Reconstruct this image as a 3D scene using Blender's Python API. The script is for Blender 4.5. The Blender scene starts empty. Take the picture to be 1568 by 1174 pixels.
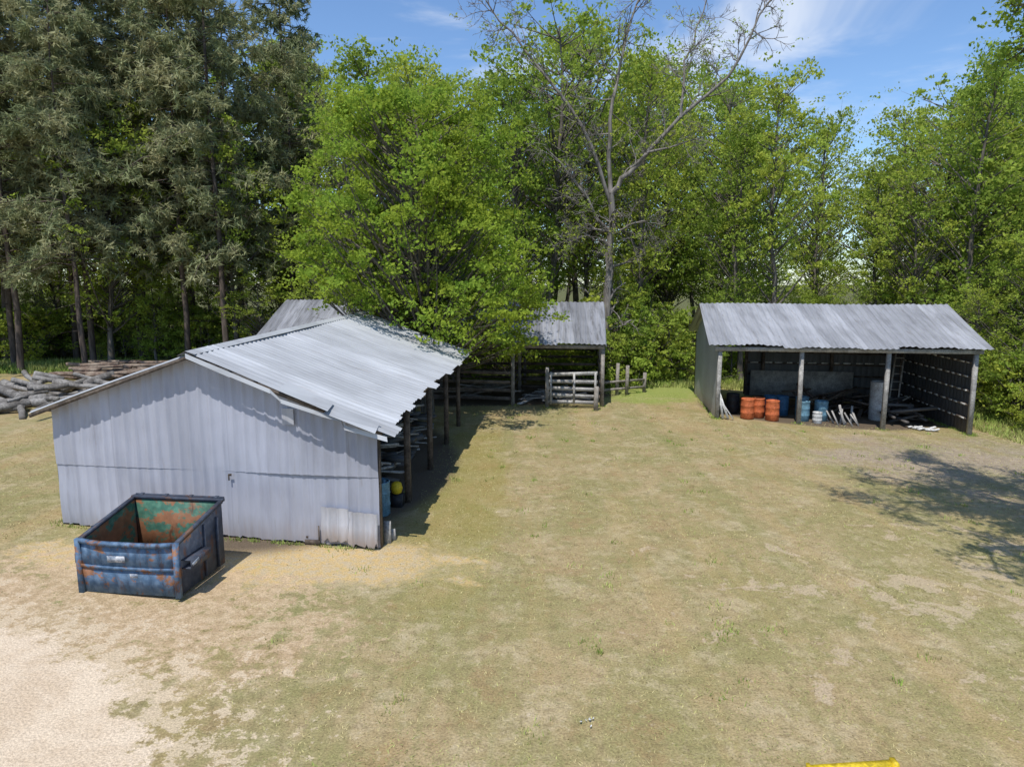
import bpy, math, numpy as np
from mathutils import Vector
R=np.random.RandomState
scene=bpy.context.scene
COL=scene.collection

# ------------------------------------------------------------------ helpers
def gh(x,y):
    z=0.0
    if x<-3: z+=0.04*min(-3-x,20)
    if x>9: z-=0.045*min(x-9,12)
    return z

def empty(name,loc=(0,0,0)):
    e=bpy.data.objects.new(name,None); e.location=loc; e.empty_display_size=.3
    COL.objects.link(e); return e

class M:
    def __init__(s): s.v=[];s.f=[];s.mi=[]
    def add(s,vs,fs,mi=0):
        o=len(s.v); s.v.extend([tuple(map(float,p)) for p in vs])
        for f in fs: s.f.append([i+o for i in f]); s.mi.append(mi)
    def beam(s,p0,p1,w,h,mi=0,up=None):
        p0=Vector(p0);p1=Vector(p1);d=(p1-p0).normalized()
        if up is None: up=Vector((0,0,1)) if abs(d.z)<.9 else Vector((0.09,1,0))
        else: up=Vector(up)
        r=d.cross(up).normalized(); u=r.cross(d).normalized()
        vs=[]
        for p in (p0,p1):
            for a,b in ((-1,-1),(1,-1),(1,1),(-1,1)): vs.append(p+r*(a*w/2)+u*(b*h/2))
        s.add(vs,[[0,1,2,3],[7,6,5,4],[0,4,5,1],[1,5,6,2],[2,6,7,3],[3,7,4,0]],mi)
    def tube(s,pts,rad,n=6,mi=0,cap=False):
        pts=np.array(pts,float); k=len(pts)
        d=np.gradient(pts,axis=0); d/=np.linalg.norm(d,axis=1)[:,None]+1e-9
        md=d.mean(0); ref=np.array([1.,0.13,0.07]) if abs(md[0])<.7*np.linalg.norm(md) else np.array([0.1,.2,1.])
        a=np.cross(d,ref); a/=np.linalg.norm(a,axis=1)[:,None]+1e-9
        b=np.cross(d,a)
        th=np.arange(n)*2*math.pi/n
        V=pts[:,None,:]+np.array(rad)[:,None,None]*(np.cos(th)[None,:,None]*a[:,None,:]+np.sin(th)[None,:,None]*b[:,None,:])
        o=len(s.v); s.v.extend(map(tuple,V.reshape(-1,3).tolist()))
        for i in range(k-1):
            for j in range(n):
                j2=(j+1)%n
                s.f.append([o+i*n+j,o+i*n+j2,o+(i+1)*n+j2,o+(i+1)*n+j]); s.mi.append(mi)
        if cap:
            s.f.append([o+j for j in range(n)][::-1]); s.mi.append(mi)
            s.f.append([o+(k-1)*n+j for j in range(n)]); s.mi.append(mi+0)
    def lathe(s,c,prof,n=20,mi=0,axis=None):
        o=len(s.v)
        for (r,z) in prof:
            for j in range(n):
                t=2*math.pi*j/n; s.v.append((c[0]+r*math.cos(t),c[1]+r*math.sin(t),c[2]+z))
        for i in range(len(prof)-1):
            for j in range(n):
                j2=(j+1)%n
                s.f.append([o+i*n+j,o+i*n+j2,o+(i+1)*n+j2,o+(i+1)*n+j]); s.mi.append(mi)
        s.f.append([o+(len(prof)-1)*n+j for j in range(n)]); s.mi.append(mi)
    def obj(s,name,mats,parent=None,smooth=False,extra=None):
        v=np.array(s.v,dtype=np.float32).reshape(-1,3); f=s.f; mi=list(s.mi)
        me=bpy.data.meshes.new(name)
        loops=[i for q in f for i in q]; tot=[len(q) for q in f]
        loops=np.array(loops,dtype=np.int32);tot=np.array(tot,dtype=np.int32)
        if extra is not None:
            ev,k,emi=extra
            loops=np.concatenate([loops,np.arange(len(ev),dtype=np.int32)+len(v)])
            cnt=len(ev)//k
            tot=np.concatenate([tot,np.full(cnt,k,dtype=np.int32)])
            mi=mi+[emi]*cnt
            v=np.concatenate([v,ev.astype(np.float32)])
        st=np.concatenate([[0],np.cumsum(tot)[:-1]]).astype(np.int32)
        me.vertices.add(len(v)); me.vertices.foreach_set('co',v.ravel())
        me.loops.add(len(loops)); me.loops.foreach_set('vertex_index',loops)
        me.polygons.add(len(tot)); me.polygons.foreach_set('loop_start',st)
        me.polygons.foreach_set('loop_total',tot)
        me.polygons.foreach_set('material_index',np.array(mi,dtype=np.int32))
        if smooth: me.polygons.foreach_set('use_smooth',np.ones(len(tot),dtype=bool))
        me.update(calc_edges=True); me.validate()
        if not isinstance(mats,(list,tuple)): mats=[mats]
        for m in mats: me.materials.append(m)
        ob=bpy.data.objects.new(name,me); COL.objects.link(ob)
        if parent: ob.parent=parent
        return ob

# ------------------------------------------------------------------ material helpers
class NT:
    def __init__(s,name):
        s.m=bpy.data.materials.new(name); s.m.use_nodes=True; s.t=s.m.node_tree; s.t.nodes.clear()
        s.out=s.t.nodes.new('ShaderNodeOutputMaterial')
    def n(s,ty,**kw):
        x=s.t.nodes.new(ty)
        for k,v in kw.items(): setattr(x,k,v)
        return x
    def set(s,sock,val):
        if isinstance(val,bpy.types.NodeSocket): s.t.links.new(val,sock)
        else: sock.default_value=val
    def math(s,op,a,b=0.0,clamp=False):
        x=s.n('ShaderNodeMath',operation=op); x.use_clamp=clamp
        s.set(x.inputs[0],a); s.set(x.inputs[1],b); return x.outputs[0]
    def coord(s): 
        return s.n('ShaderNodeTexCoord').outputs['Object']
    def mapping(s,vec,scale=(1,1,1),loc=(0,0,0),rot=(0,0,0)):
        x=s.n('ShaderNodeMapping'); s.set(x.inputs['Vector'],vec); x.inputs['Scale'].default_value=scale
        x.inputs['Location'].default_value=loc; x.inputs['Rotation'].default_value=rot; return x.outputs[0]
    def noise(s,vec,scale,detail=4,rough=.55,dist=0):
        x=s.n('ShaderNodeTexNoise'); s.set(x.inputs['Vector'],vec)
        x.inputs['Scale'].default_value=scale; x.inputs['Detail'].default_value=detail
        x.inputs['Roughness'].default_value=rough; x.inputs['Distortion'].default_value=dist
        return x.outputs['Fac']
    def ramp(s,f,a,b,lo=0.,hi=1.):
        x=s.n('ShaderNodeMapRange'); x.interpolation_type='SMOOTHSTEP'
        s.set(x.inputs['Value'],f); x.inputs['From Min'].default_value=a; x.inputs['From Max'].default_value=b
        x.inputs['To Min'].default_value=lo; x.inputs['To Max'].default_value=hi; return x.outputs['Result']
    def mix(s,f,a,b,mode='MIX'):
        x=s.n('ShaderNodeMix',data_type='RGBA',blend_type=mode)
        s.set(x.inputs[0],f)
        for sk,v in ((x.inputs[6],a),(x.inputs[7],b)):
            if isinstance(v,bpy.types.NodeSocket): s.t.links.new(v,sk)
            else: sk.default_value=(v[0],v[1],v[2],1)
        return x.outputs[2]
    def mul(s,c,f):
        x=s.n('ShaderNodeVectorMath',operation='SCALE'); s.set(x.inputs[0],c); s.set(x.inputs['Scale'],f); return x.outputs[0]
    def bsdf(s,c,rough=.8,metal=0.,spec=.3,bump=None,bs=.3,bd=.02):
        x=s.n('ShaderNodeBsdfPrincipled')
        if isinstance(c,bpy.types.NodeSocket): s.t.links.new(c,x.inputs['Base Color'])
        else: x.inputs['Base Color'].default_value=(c[0],c[1],c[2],1)
        s.set(x.inputs['Roughness'],rough); x.inputs['Metallic'].default_value=metal
        x.inputs['Specular IOR Level'].default_value=spec
        if bump is not None:
            b=s.n('ShaderNodeBump'); b.inputs['Strength'].default_value=bs; b.inputs['Distance'].default_value=bd
            s.t.links.new(bump,b.inputs['Height']); s.t.links.new(b.outputs[0],x.inputs['Normal'])
        return x.outputs[0]
    def done(s,sh): s.t.links.new(sh,s.out.inputs['Surface']); return s.m

def mat_mottle(name,c1,c2,scale=3,rough=.85,bs=.3,stretch=(1,1,1),metal=0):
    t=NT(name); v=t.mapping(t.coord(),stretch)
    n=t.noise(v,scale,4,.65); n2=t.noise(v,scale*7,2)
    c=t.mix(t.ramp(n,.35,.65),c1,c2); c=t.mul(c,t.ramp(n2,.2,.8,.7,1.3))
    return t.done(t.bsdf(c,rough,metal,.25,n2,bs))
def mat_bark(name,c1,c2):
    t=NT(name); v=t.mapping(t.coord(),(3,3,.6)); n=t.noise(v,2,3,.65)
    d=t.n('ShaderNodeBsdfDiffuse'); t.set(d.inputs[0],t.mix(t.ramp(n,.35,.65),c1,c2)); return t.done(d.outputs[0])

def mat_sheet(name,base,dark,rust,axis,rib,var=.14,rustamt=.3,sheet=.75,metal=.15,rough=.5,streak=.5):
    t=NT(name); co=t.coord()
    sep=t.n('ShaderNodeSeparateXYZ'); t.set(sep.inputs[0],co)
    ax=sep.outputs['XYZ'.index(axis)]
    q=t.math('DIVIDE',ax,sheet); fl=t.math('FLOOR',q); fr=t.math('FRACT',q)
    wn=t.n('ShaderNodeTexWhiteNoise',noise_dimensions='1D'); t.set(wn.inputs['W'],fl)
    sc=[2.2,2.2,2.2]; sc['XYZ'.index(rib)]=.22
    if rib!='Z': sc[2]=.5
    v=t.mapping(co,tuple(sc))
    n=t.noise(v,1.6,6,.7); n2=t.noise(co,.5,3); n3=t.noise(t.mapping(co,tuple(sc),(9,4,2)),3.5,4,.7)
    c=t.mix(t.math('MULTIPLY',t.ramp(n,.42,.72),streak),base,dark)
    c=t.mix(t.math('MULTIPLY',t.ramp(n3,.58,.74),rustamt),c,rust)
    c=t.mix(t.ramp(fr,.05,.0,0,.45),c,dark)
    if rib=='Z':
        c=t.mix(t.math('MULTIPLY',t.ramp(t.math('ADD',sep.outputs[2],t.math('MULTIPLY',n3,.8)),1.15,.4),.5),c,(rust[0]*1.2,rust[1]*1.1,rust[2]))
    c=t.mul(c,t.math('MULTIPLY',t.ramp(wn.outputs['Value'],0,1,1-var,1+var),t.ramp(n2,.25,.75,.84,1.12)))
    return t.done(t.bsdf(c,rough,metal,.4,t.math('ADD',n,t.math('MULTIPLY',n2,3)),.12))

# ------------------------------------------------------------------ ground
def ground_color(t):
    co=t.coord(); sep=t.n('ShaderNodeSeparateXYZ'); t.set(sep.inputs[0],co); X,Y=sep.outputs[0],sep.outputs[1]
    flat=t.n('ShaderNodeCombineXYZ'); t.set(flat.inputs[0],X); t.set(flat.inputs[1],Y); co=flat.outputs[0]
    n2=t.noise(co,.9,6,.72,.3); n3=t.noise(co,5.0,4,.75); n4=t.noise(co,28,2,.7)
    n5=t.noise(t.mapping(co,(1,1,1),(30,11,0)),.45,6,.70,.4)
    n6=t.noise(t.mapping(co,(1,1,1),(7,51,0)),1.9,5,.78,.2)
    def ell(cx,cy,rx,ry):
        a=t.math('DIVIDE',t.math('SUBTRACT',X,cx),rx); b=t.math('DIVIDE',t.math('SUBTRACT',Y,cy),ry)
        return t.math('ADD',t.math('MULTIPLY',a,a),t.math('MULTIPLY',b,b))
    c=t.mix(t.ramp(n5,.38,.60),(.365,.280,.150),(.275,.238,.105))
    c=t.mix(t.math('MULTIPLY',t.ramp(n2,.50,.64),.65),c,(.45,.365,.225))
    c=t.mix(t.math('MULTIPLY',t.ramp(n2,.47,.36),.6),c,(.30,.205,.10))
    c=t.mix(t.math('MULTIPLY',t.ramp(n6,.53,.61),.42),c,(.21,.195,.08))
    c=t.mix(t.math('MULTIPLY',t.ramp(n3,.50,.64),.48),c,(.19,.145,.075))
    c=t.mix(t.math('MULTIPLY',t.ramp(n3,.44,.34),.40),c,(.50,.42,.27))
    st=t.noise(t.mapping(co,(.8,.045,1),(3,0,0),(0,0,.02)),1.0,4,.6,.4)
    c=t.mix(t.math('MULTIPLY',t.ramp(st,.53,.62),.24),c,(.41,.29,.13))
    c=t.mix(t.math('MULTIPLY',t.ramp(st,.48,.40),.26),c,(.21,.215,.08))
    m=t.math('ADD',ell(-1.4,20,1.5,9),t.math('MULTIPLY',t.math('SUBTRACT',n2,.5),1.5))
    c=t.mix(t.math('MULTIPLY',t.ramp(m,1.2,.3),.45),c,(.26,.22,.05))
    c=t.mix(t.math('MULTIPLY',t.ramp(n2,.655,.69),.65),c,(.54,.44,.31))
    m=t.math('ADD',ell(12,12,9,5),t.math('MULTIPLY',t.math('SUBTRACT',n2,.5),11))   # worn spots, right foreground
    c=t.mix(t.math('MULTIPLY',t.ramp(m,.1,-.5),.6),c,(.50,.40,.28))
    m=t.math('ADD',ell(19,22.5,8,5),t.math('MULTIPLY',t.math('SUBTRACT',n5,.5),4.0))
    c=t.mix(t.math('MULTIPLY',t.ramp(m,1.4,.2),.75),c,t.mix(t.ramp(n3,.4,.6),(.37,.30,.24),(.27,.215,.165)))
    m=t.math('ADD',ell(-5.6,13.9,5.2,1.5),t.math('MULTIPLY',t.math('SUBTRACT',n2,.5),3.4))
    c=t.mix(t.math('MULTIPLY',t.ramp(m,1.15,.5),.85),c,t.mix(t.ramp(n3,.4,.6),(.54,.38,.17),(.50,.40,.26)))
    m=t.math('ADD',ell(-8.3,11.2,5.4,2.6),t.math('MULTIPLY',t.math('SUBTRACT',n6,.5),6.0))
    c=t.mix(t.math('MULTIPLY',t.ramp(m,1.1,.5),.75),c,t.mix(t.ramp(n3,.4,.6),(.55,.41,.27),(.42,.30,.18)))
    # the bare sand drive, breaking up along its edge
    e=ell(-11.6,5.8,7.5,5.35)
    m=t.math('ADD',e,t.math('MULTIPLY',t.math('SUBTRACT',n6,.5),4.2)); m=t.math('ADD',m,t.math('MULTIPLY',t.math('SUBTRACT',n3,.5),1.8))
    c=t.mix(t.math('MULTIPLY',t.ramp(m,1.26,1.12),.75),c,(.56,.45,.31))
    m=t.math('ADD',e,t.math('MULTIPLY',t.math('SUBTRACT',n2,.5),1.0)); m=t.math('ADD',m,t.math('MULTIPLY',t.math('SUBTRACT',n3,.5),.5))
    c=t.mix(t.ramp(m,1.05,.93),c,t.mix(t.ramp(n2,.38,.62),(.635,.515,.375),(.545,.425,.295)))
    # forest floor
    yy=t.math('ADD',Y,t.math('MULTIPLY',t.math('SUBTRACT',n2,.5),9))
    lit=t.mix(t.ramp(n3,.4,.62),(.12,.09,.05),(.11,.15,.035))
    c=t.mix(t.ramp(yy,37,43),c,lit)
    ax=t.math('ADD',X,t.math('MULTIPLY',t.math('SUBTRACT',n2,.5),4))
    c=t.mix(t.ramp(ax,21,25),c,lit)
    m=t.math('ADD',ell(7.2,39,4.5,6),t.math('MULTIPLY',t.math('SUBTRACT',n2,.5),2))
    c=t.mix(t.math('MULTIPLY',t.ramp(m,1.1,.5),.8),c,(.24,.30,.07))
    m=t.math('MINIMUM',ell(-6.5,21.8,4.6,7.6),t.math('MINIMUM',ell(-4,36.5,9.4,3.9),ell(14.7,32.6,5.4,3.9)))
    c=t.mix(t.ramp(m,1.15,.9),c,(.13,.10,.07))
    c=t.mul(c,t.ramp(n4,.25,.75,.74,1.22))
    return c,n3,n4
def mat_ground():
    t=NT('lawn_ground'); c,n3,n4=ground_color(t)
    h=t.math('ADD',n4,t.math('MULTIPLY',n3,1.5))
    return t.done(t.bsdf(c,.95,0,.1,h,.45,.045))
def mat_grass(name='grass_blades',a=(.48,.40,.20),b=(.35,.35,.13)):
    t=NT(name); co=t.coord(); n=t.noise(co,.5,3,.7); n2=t.noise(co,3,2)
    c=t.mix(t.ramp(n,.4,.6),a,b); c=t.mul(c,t.ramp(n2,.3,.7,.7,1.25))
    d=t.n('ShaderNodeBsdfDiffuse'); t.set(d.inputs[0],c); return t.done(d.outputs[0])
xs=np.concatenate([[-600,-300,-160,-100,-70],np.arange(-50,51,1.0),[70,100,160,300,600]])
ys=np.concatenate([[-300,-100,-40,-15],np.arange(-5,60,1.0),[70,90,120,180,300,600,1200]])
g=M(); rs=R(1)
for y in ys:
    for x in xs:
        g.v.append((x,y,gh(x,y)+(0.025*math.sin(x*.9+1.3*math.sin(y*.4))*math.sin(y*.7+x*.2) if abs(x)<60 and y<70 else 0)))
nx=len(xs)
for j in range(len(ys)-1):
    for i in range(nx-1): g.f.append([j*nx+i,j*nx+i+1,(j+1)*nx+i+1,(j+1)*nx+i]); g.mi.append(0)
g.obj('ground',mat_ground(),smooth=True)

def GH(x,y): return np.where(x<-3,.04*np.minimum(-3-x,20),0)-np.where(x>9,.045*np.minimum(x-9,12),0)+0.025*np.sin(x*.9+1.3*np.sin(y*.4))*np.sin(y*.7+x*.2)
def blades(gx,gy,h0,h1,w0,w1,rs,lean=.04):
    n=len(gx); gz=GH(gx,gy)-.008
    hh=rs.uniform(h0,h1,n); w=rs.uniform(w0,w1,n)*(1+gy/25); a=rs.uniform(0,6.28,n)
    bx,by=np.cos(a)*w,np.sin(a)*w; lx,ly=rs.normal(0,lean,n),rs.normal(0,lean,n)
    return np.stack([np.stack([gx-bx,gy-by,gz],1),np.stack([gx+bx,gy+by,gz],1),np.stack([gx+lx,gy+ly,gz+hh],1)],1).reshape(-1,3)
rs=R(5); N=200000
gx=rs.uniform(-18,22,N); gy=6+30*rs.rand(N)**1.6
e=((gx+11.6)/7.5)**2+((gy-5.8)/5.35)**2; e2=((gx+7.5)/5.8)**2+((gy-12.2)/3.2)**2
keep=(e>1.25+.5*rs.rand(N))&((e2>.9)|(rs.rand(N)<.15))
ins=(gx>-10.7)&(gx<-2.6)&(gy>15)&(gy<29); keep&=~ins
ins=(gx>9)&(gx<19.5)&(gy>29.3)&(gy<37); keep&=~ins
ins=(gx>-13)&(gx<4.6)&(gy>33)&(gy<40); keep&=~ins
M().obj('grass',mat_grass(),extra=(blades(gx[keep],gy[keep],.012,.04,.005,.010,rs),3,0))
# taller weeds: along walls and posts, loose clumps, and the uncut edge of the wood
rs=R(6); wx=[];wy=[]
def line(x0,y0,x1,y1,n,sp):
    u=rs.rand(n)**1.0; k=(np.sin(u*37)+np.sin(u*91+1)>-.5); u=u[k]
    wx.extend(x0+(x1-x0)*u+rs.normal(0,sp,len(u))); wy.extend(y0+(y1-y0)*u-abs(rs.normal(0,sp,len(u)))-.03)
line(-10.7,15.45,-3,14.7,900,.05); line(-10.8,15.5,-10.2,28,1500,.08); line(9.0,29.6,10,36.5,1800,.10); line(19.5,28.3,20.4,35,2000,.15)
for (px,py) in [(9.07,29.7),(12.5,29.25),(15.96,28.8),(19.4,28.35),(.1,32.9),(4.3,32.5),(1.7,32.3),(3.93,31.5),(5.3,36.5),(6,35.6),(6.9,36.6)]:
    a=rs.rand(90)*6.28; r=rs.rand(90)*.28; wx.extend(px+np.cos(a)*r); wy.extend(py+np.sin(a)*r)
for i in range(170):
    px,py=rs.uniform(-4,20),7+rs.rand()**1.3*26
    if 9<px<19.5 and py>28.5: continue
    k=rs.randint(10,34); r=rs.uniform(.04,.14); wx.extend(px+rs.normal(0,r,k)); wy.extend(py+rs.normal(0,r,k))
wx=np.array(wx);wy=np.array(wy)
T1=blades(wx,wy,.03,.13,.005,.010,rs,.03)
n=42000; ex1=rs.uniform(-34,24,n); ey1=38.5+rs.rand(n)*6; k=~((ex1>-13.5)&(ex1<5)&(ey1<41))
T2=blades(ex1[k],ey1[k],.10,.42,.008,.016,rs,.08)
n=9000; ex2=20.5+rs.rand(n)*5; ey2=rs.uniform(25,37,n); T3=blades(ex2,ey2,.08,.3,.008,.014,rs,.08)
M().obj('weeds',mat_grass('weed_blades',(.34,.36,.12),(.24,.33,.07)),extra=(np.concatenate([T1,T2,T3]),3,0))

# ------------------------------------------------------------------ foliage materials
def mat_leaf(name,c1,c2,c3,trans=.38):
    t=NT(name); oi=t.n('ShaderNodeObjectInfo').outputs['Random']; co=t.coord()
    n=t.noise(co,.6,1,.6)
    c=t.mix(oi,c1,c2); c=t.mix(t.ramp(n,.35,.68),c,c3)
    c=t.mul(c,t.ramp(n,.3,.7,.85,1.15))
    d=t.n('ShaderNodeBsdfDiffuse'); t.set(d.inputs[0],c)
    tr=t.n('ShaderNodeBsdfTranslucent'); t.set(tr.inputs[0],t.mul(c,1.25))
    mx=t.n('ShaderNodeMixShader'); mx.inputs[0].default_value=trans
    t.t.links.new(d.outputs[0],mx.inputs[1]); t.t.links.new(tr.outputs[0],mx.inputs[2])
    return t.done(mx.outputs[0])
LEAF=mat_leaf('spring_leaves',(.19,.28,.05),(.47,.52,.085),(.29,.38,.065),.42)
LEAFB=mat_leaf('bright_leaves',(.32,.40,.05),(.32,.40,.05),(.21,.31,.045),.42)
NEED=mat_leaf('pine_needles',(.20,.24,.12),(.26,.29,.14),(.32,.31,.17),.25)
BARK=mat_bark('bark',(.10,.09,.075),(.20,.175,.15))
PBARK=mat_bark('pine_bark',(.075,.06,.05),(.15,.12,.10))
DBARK=mat_bark('dead_bark',(.14,.125,.11),(.27,.245,.22))

def unit(a): return a/(np.linalg.norm(a,axis=-1,keepdims=True)+1e-9)
def leafquads(P,size,rs,up=.35):
    n=len(P); nn=unit(rs.normal(size=(n,3))+np.array([0,0,up])); t=unit(np.cross(nn,rs.normal(size=(n,3)))); b=np.cross(nn,t)
    l=(size*rs.uniform(.6,1.25,n))[:,None]; w=l*.6
    q=np.stack([P-t*l*.5,P-b*w*.5+t*l*.08,P+t*l*.5,P+b*w*.5+t*l*.08],1)
    return q.reshape(-1,3)
def leafcloud(C,cr,nl,rs,sub=7,flat=.7):
    out=[]
    for c,r in zip(C,cr):
        sc=c+rs.normal(size=(sub,3))*r*.60*np.array([1,1,flat])
        k=max(2,int(nl/sub))
        p=sc[:,None,:]+rs.normal(size=(sub,k,3))*r*.26*np.array([1,1,flat*.8]); out.append(p.reshape(-1,3))
    return np.concatenate(out)
def crown_pts(rs,H,cb,Rr,n,shape=(.10,.80)):
    C=[];ph=rs.rand(3)*6.28
    for i in range(n):
        t=rs.rand()**.85; z=H*(cb+(1-cb)*t*.97); a=rs.rand()*6.283
        r=Rr*math.sin(math.pi*(shape[0]+shape[1]*t))**.7*(1+.28*math.sin(2*a+ph[0]+t*3)+.18*math.sin(3*a+ph[1]-t*5))
        rr=r*(.25+.75*rs.rand()**.5); C.append((rr*math.cos(a),rr*math.sin(a),z))
    return np.array(C)
def make_tree(name,seed,H=20,cb=.22,Rr=4.2,nc=110,nl=96,leaf=.25,tr=.22,cr=.85,filt=None,mats=None,origin=(0,0,0),shape=(.10,.80),parent=None,extra=None,sub=6):
    rs=R(seed); m=M(); o=np.array(origin,float)
    k=9; zz=np.linspace(0,.93*H,k); sw=np.cumsum(rs.normal(0,H*.010,(k,2)),0); sw-=sw[0]
    T=np.column_stack([sw,zz]); rad=tr*(1-.88*(zz/H))*np.where(zz<.5,1.35,1); rad=np.maximum(rad,.03)
    Tp=T.copy(); Tp[0,2]-=.3
    m.tube(Tp+o,rad,8)
    C=crown_pts(rs,H,cb,Rr,nc,shape)
    tx=lambda z:np.array([np.interp(z,zz,T[:,0]),np.interp(z,zz,T[:,1])])
    C[:,:2]+=np.array([tx(c[2]) for c in C])
    C+=o
    if extra is not None: C=np.concatenate([C,extra])
    if filt is not None: C=C[np.array([filt(c) for c in C])]
    for c in C:
        l=c-o; h=np.hypot(*l[:2]); zb=np.clip(l[2]-h*rs.uniform(.5,1.2),H*.12,H*.9); s=np.array([*tx(zb),zb])
        mid=(s+l)/2+np.array([0,0,-.05*h])+rs.normal(0,.12*max(h,.5)*.5,3)
        u=np.linspace(0,1,5)[:,None]; pts=(1-u)**2*s+2*u*(1-u)*mid+u*u*l
        r0=min(tr*.4,.02+.012*np.linalg.norm(l-s)); m.tube(pts+o,np.linspace(r0,.012,5),3)
        for q in range(2):
            e=l+rs.normal(0,.7,3)*cr; m.tube(np.array([pts[3],(pts[3]+e)/2+rs.normal(0,.08,3),e])+o,[.014,.01,.005],3)
    P=leafcloud(C,cr*rs.uniform(.6,1.4,len(C)),nl,rs,sub)
    if filt is not None:
        P=P[np.array([filt(p) for p in P])]
    return m.obj(name,mats or [BARK,LEAF],parent=parent,extra=(leafquads(P,leaf,rs),4,1))

def make_pine(name,seed,H=24,cb=.30,Rr=3.6,nb=90,tr=.19):
    rs=R(seed); m=M(); k=8; zz=np.linspace(0,H,k); sw=np.cumsum(rs.normal(0,.12,(k,2)),0); sw-=sw[0]
    T=np.column_stack([sw,zz]); Tp=T.copy();Tp[0,2]-=.3
    m.tube(Tp,np.maximum(tr*(1-.85*zz/H),.03),8)
    tx=lambda z:np.array([np.interp(z,zz,T[:,0]),np.interp(z,zz,T[:,1]),z])
    tuf=[];tdir=[]
    for i in range(nb):
        t=rs.rand()**.9; z=H*(cb+(1-cb)*t); a=rs.rand()*6.283; L=Rr*(1-.55*t**1.4)*rs.uniform(.5,1.3)
        d=np.array([math.cos(a),math.sin(a),0]); s=tx(z)
        u=np.linspace(0,1,6); zc=L*(.28*u-.62*u*u+.25*u**3*(rs.rand())); pts=s+d*(L*u)[:,None]; pts[:,2]+=zc+rs.normal(0,.04,6)
        pts[:,:2]+=rs.normal(0,.05,(6,2))*u[:,None]
        m.tube(pts,np.linspace(.045,.012,6)*(1.2-.5*t),3)
        for j in range(int(5+9*L/Rr)):
            uu=rs.uniform(.35,1.02); p=np.array([np.interp(uu,u,pts[:,c]) for c in range(3)])
            off=rs.normal(0,.32,3)*np.array([1,1,.6]); off[2]-=.12
            tuf.append(p+off); tdir.append(unit(off+d*.3))
            if rs.rand()<.85:
                o2=off+rs.normal(0,.16,3); tuf.append(p+o2); tdir.append(unit(o2))
    for i in range(14):
        z=H*rs.uniform(.12,cb+.08); a=rs.rand()*6.28; L=rs.uniform(.5,2.2); d=np.array([math.cos(a),math.sin(a),rs.uniform(-.35,.15)])
        s=tx(z); m.tube([s,s+d*L*.5+rs.normal(0,.06,3),s+d*L],[.025,.016,.006],3)
    tuf=np.array(tuf);tdir=np.array(tdir); K=10; n=len(tuf)
    D=unit(rs.normal(size=(n,K,3))+tdir[:,None,:]*.5+np.array([0,0,-.25])); L=rs.uniform(.26,.50,(n,K,1))
    S=unit(np.cross(D,rs.normal(size=(n,K,3))))*.046; P=tuf[:,None,:]+rs.normal(0,.06,(n,K,3))
    tri=np.stack([P+S,P-S,P+D*L],2).reshape(-1,3)
    return m.obj(name,[PBARK,NEED],extra=(tri,3,1))

def instance(src,name,loc,s,rot,parent=None,sx=1):
    o=bpy.data.objects.new(name,src.data); o.location=loc; o.rotation_euler=(0,0,rot); o.scale=(s*sx,s*sx,s); COL.objects.link(o)
    if parent: o.parent=parent
    return o

forest=empty('background_forest')
protos=[]
for i,(kw) in enumerate([dict(seed=11),dict(seed=12,cb=.34,Rr=3.6,nc=80),dict(seed=13,cb=.18,Rr=4.6,nc=130,nl=84),dict(seed=14,cb=.38,Rr=4.8,nc=85,nl=66,cr=.75),dict(seed=15,cb=.25,Rr=3.0,nc=75,cr=1.0)]):
    ob=make_tree('tree_%d'%i,**kw); ob.location=(-50+22*i,60,0); ob.parent=forest; protos.append(ob)
shr=[]
for i in range(3):
    ob=make_tree('shrub_%d'%i,40+i,H=3.0,cb=.05,Rr=1.7,nc=34,nl=84,leaf=.16,tr=.05,cr=.42,shape=(.25,.6)); ob.location=(-18+17*i,45,0); ob.parent=forest; shr.append(ob)

def tcan(q): return float(np.interp(q,[-.9,-.36,-.3,-.2,-.14,-.05,.0,.2,.25,.36,.42,.58,.66,.9],[.40,.40,.37,.33,.39,.38,.42,.39,.34,.32,.26,.28,.33,.36]))
rs=R(77); cnt=0
Yr=44.0; row=0
while Yr<70:
    W=Yr*.84+8; st=[4.8,5.6,6.8,8,9][min(row,4)]
    for x in np.arange(-W,W,st):
        X=x+rs.uniform(-2,2); Y=Yr+rs.uniform(-2.4,2.4)
        q=X/Y; h=6+Y*tcan(q)*rs.uniform(.58,1.05); h=min(h,27)
        if q<-.33: h*=.85
        if rs.rand()<.10: continue
        instance(protos[rs.randint(5)],'tree',(X,Y,gh(X,Y)),h/20,rs.rand()*6.28,forest,rs.uniform(.85,1.1)); cnt+=1
    Yr+=6.3; row+=1
for Yd,st,hm in ((96,8,14),):
    for x in np.arange(-Yd*.95,Yd*.95,st):
        X=x+rs.uniform(-2,2); instance(protos[rs.randint(3)],'tree',(X,Yd+rs.uniform(-5,5),gh(X,0)),rs.uniform(.8,1.15)*hm/20,rs.rand()*6.28,forest,1.6)
for i in range(75):
    X=rs.uniform(-44,40); Y=rs.uniform(41.5,52)
    instance(protos[rs.randint(5)],'sapling',(X,Y,gh(X,Y)-.8),rs.uniform(.20,.42),rs.rand()*6.28,forest,rs.uniform(.9,1.3))
for i in range(190):
    X=rs.uniform(-42,40); Y=41+rs.rand()**1.5*14
    if X<-14 : Y+=3
    instance(shr[rs.randint(3)],'shrub',(X,Y,gh(X,Y)-.1),rs.uniform(.4,1.3),rs.rand()*6.28,forest)
for i in range(40):
    X=rs.uniform(23,33); Y=rs.uniform(27,42)
    instance(shr[rs.randint(3)],'shrub',(X,Y,gh(X,Y)-.1),rs.uniform(.5,1.3),rs.rand()*6.28,forest)
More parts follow.
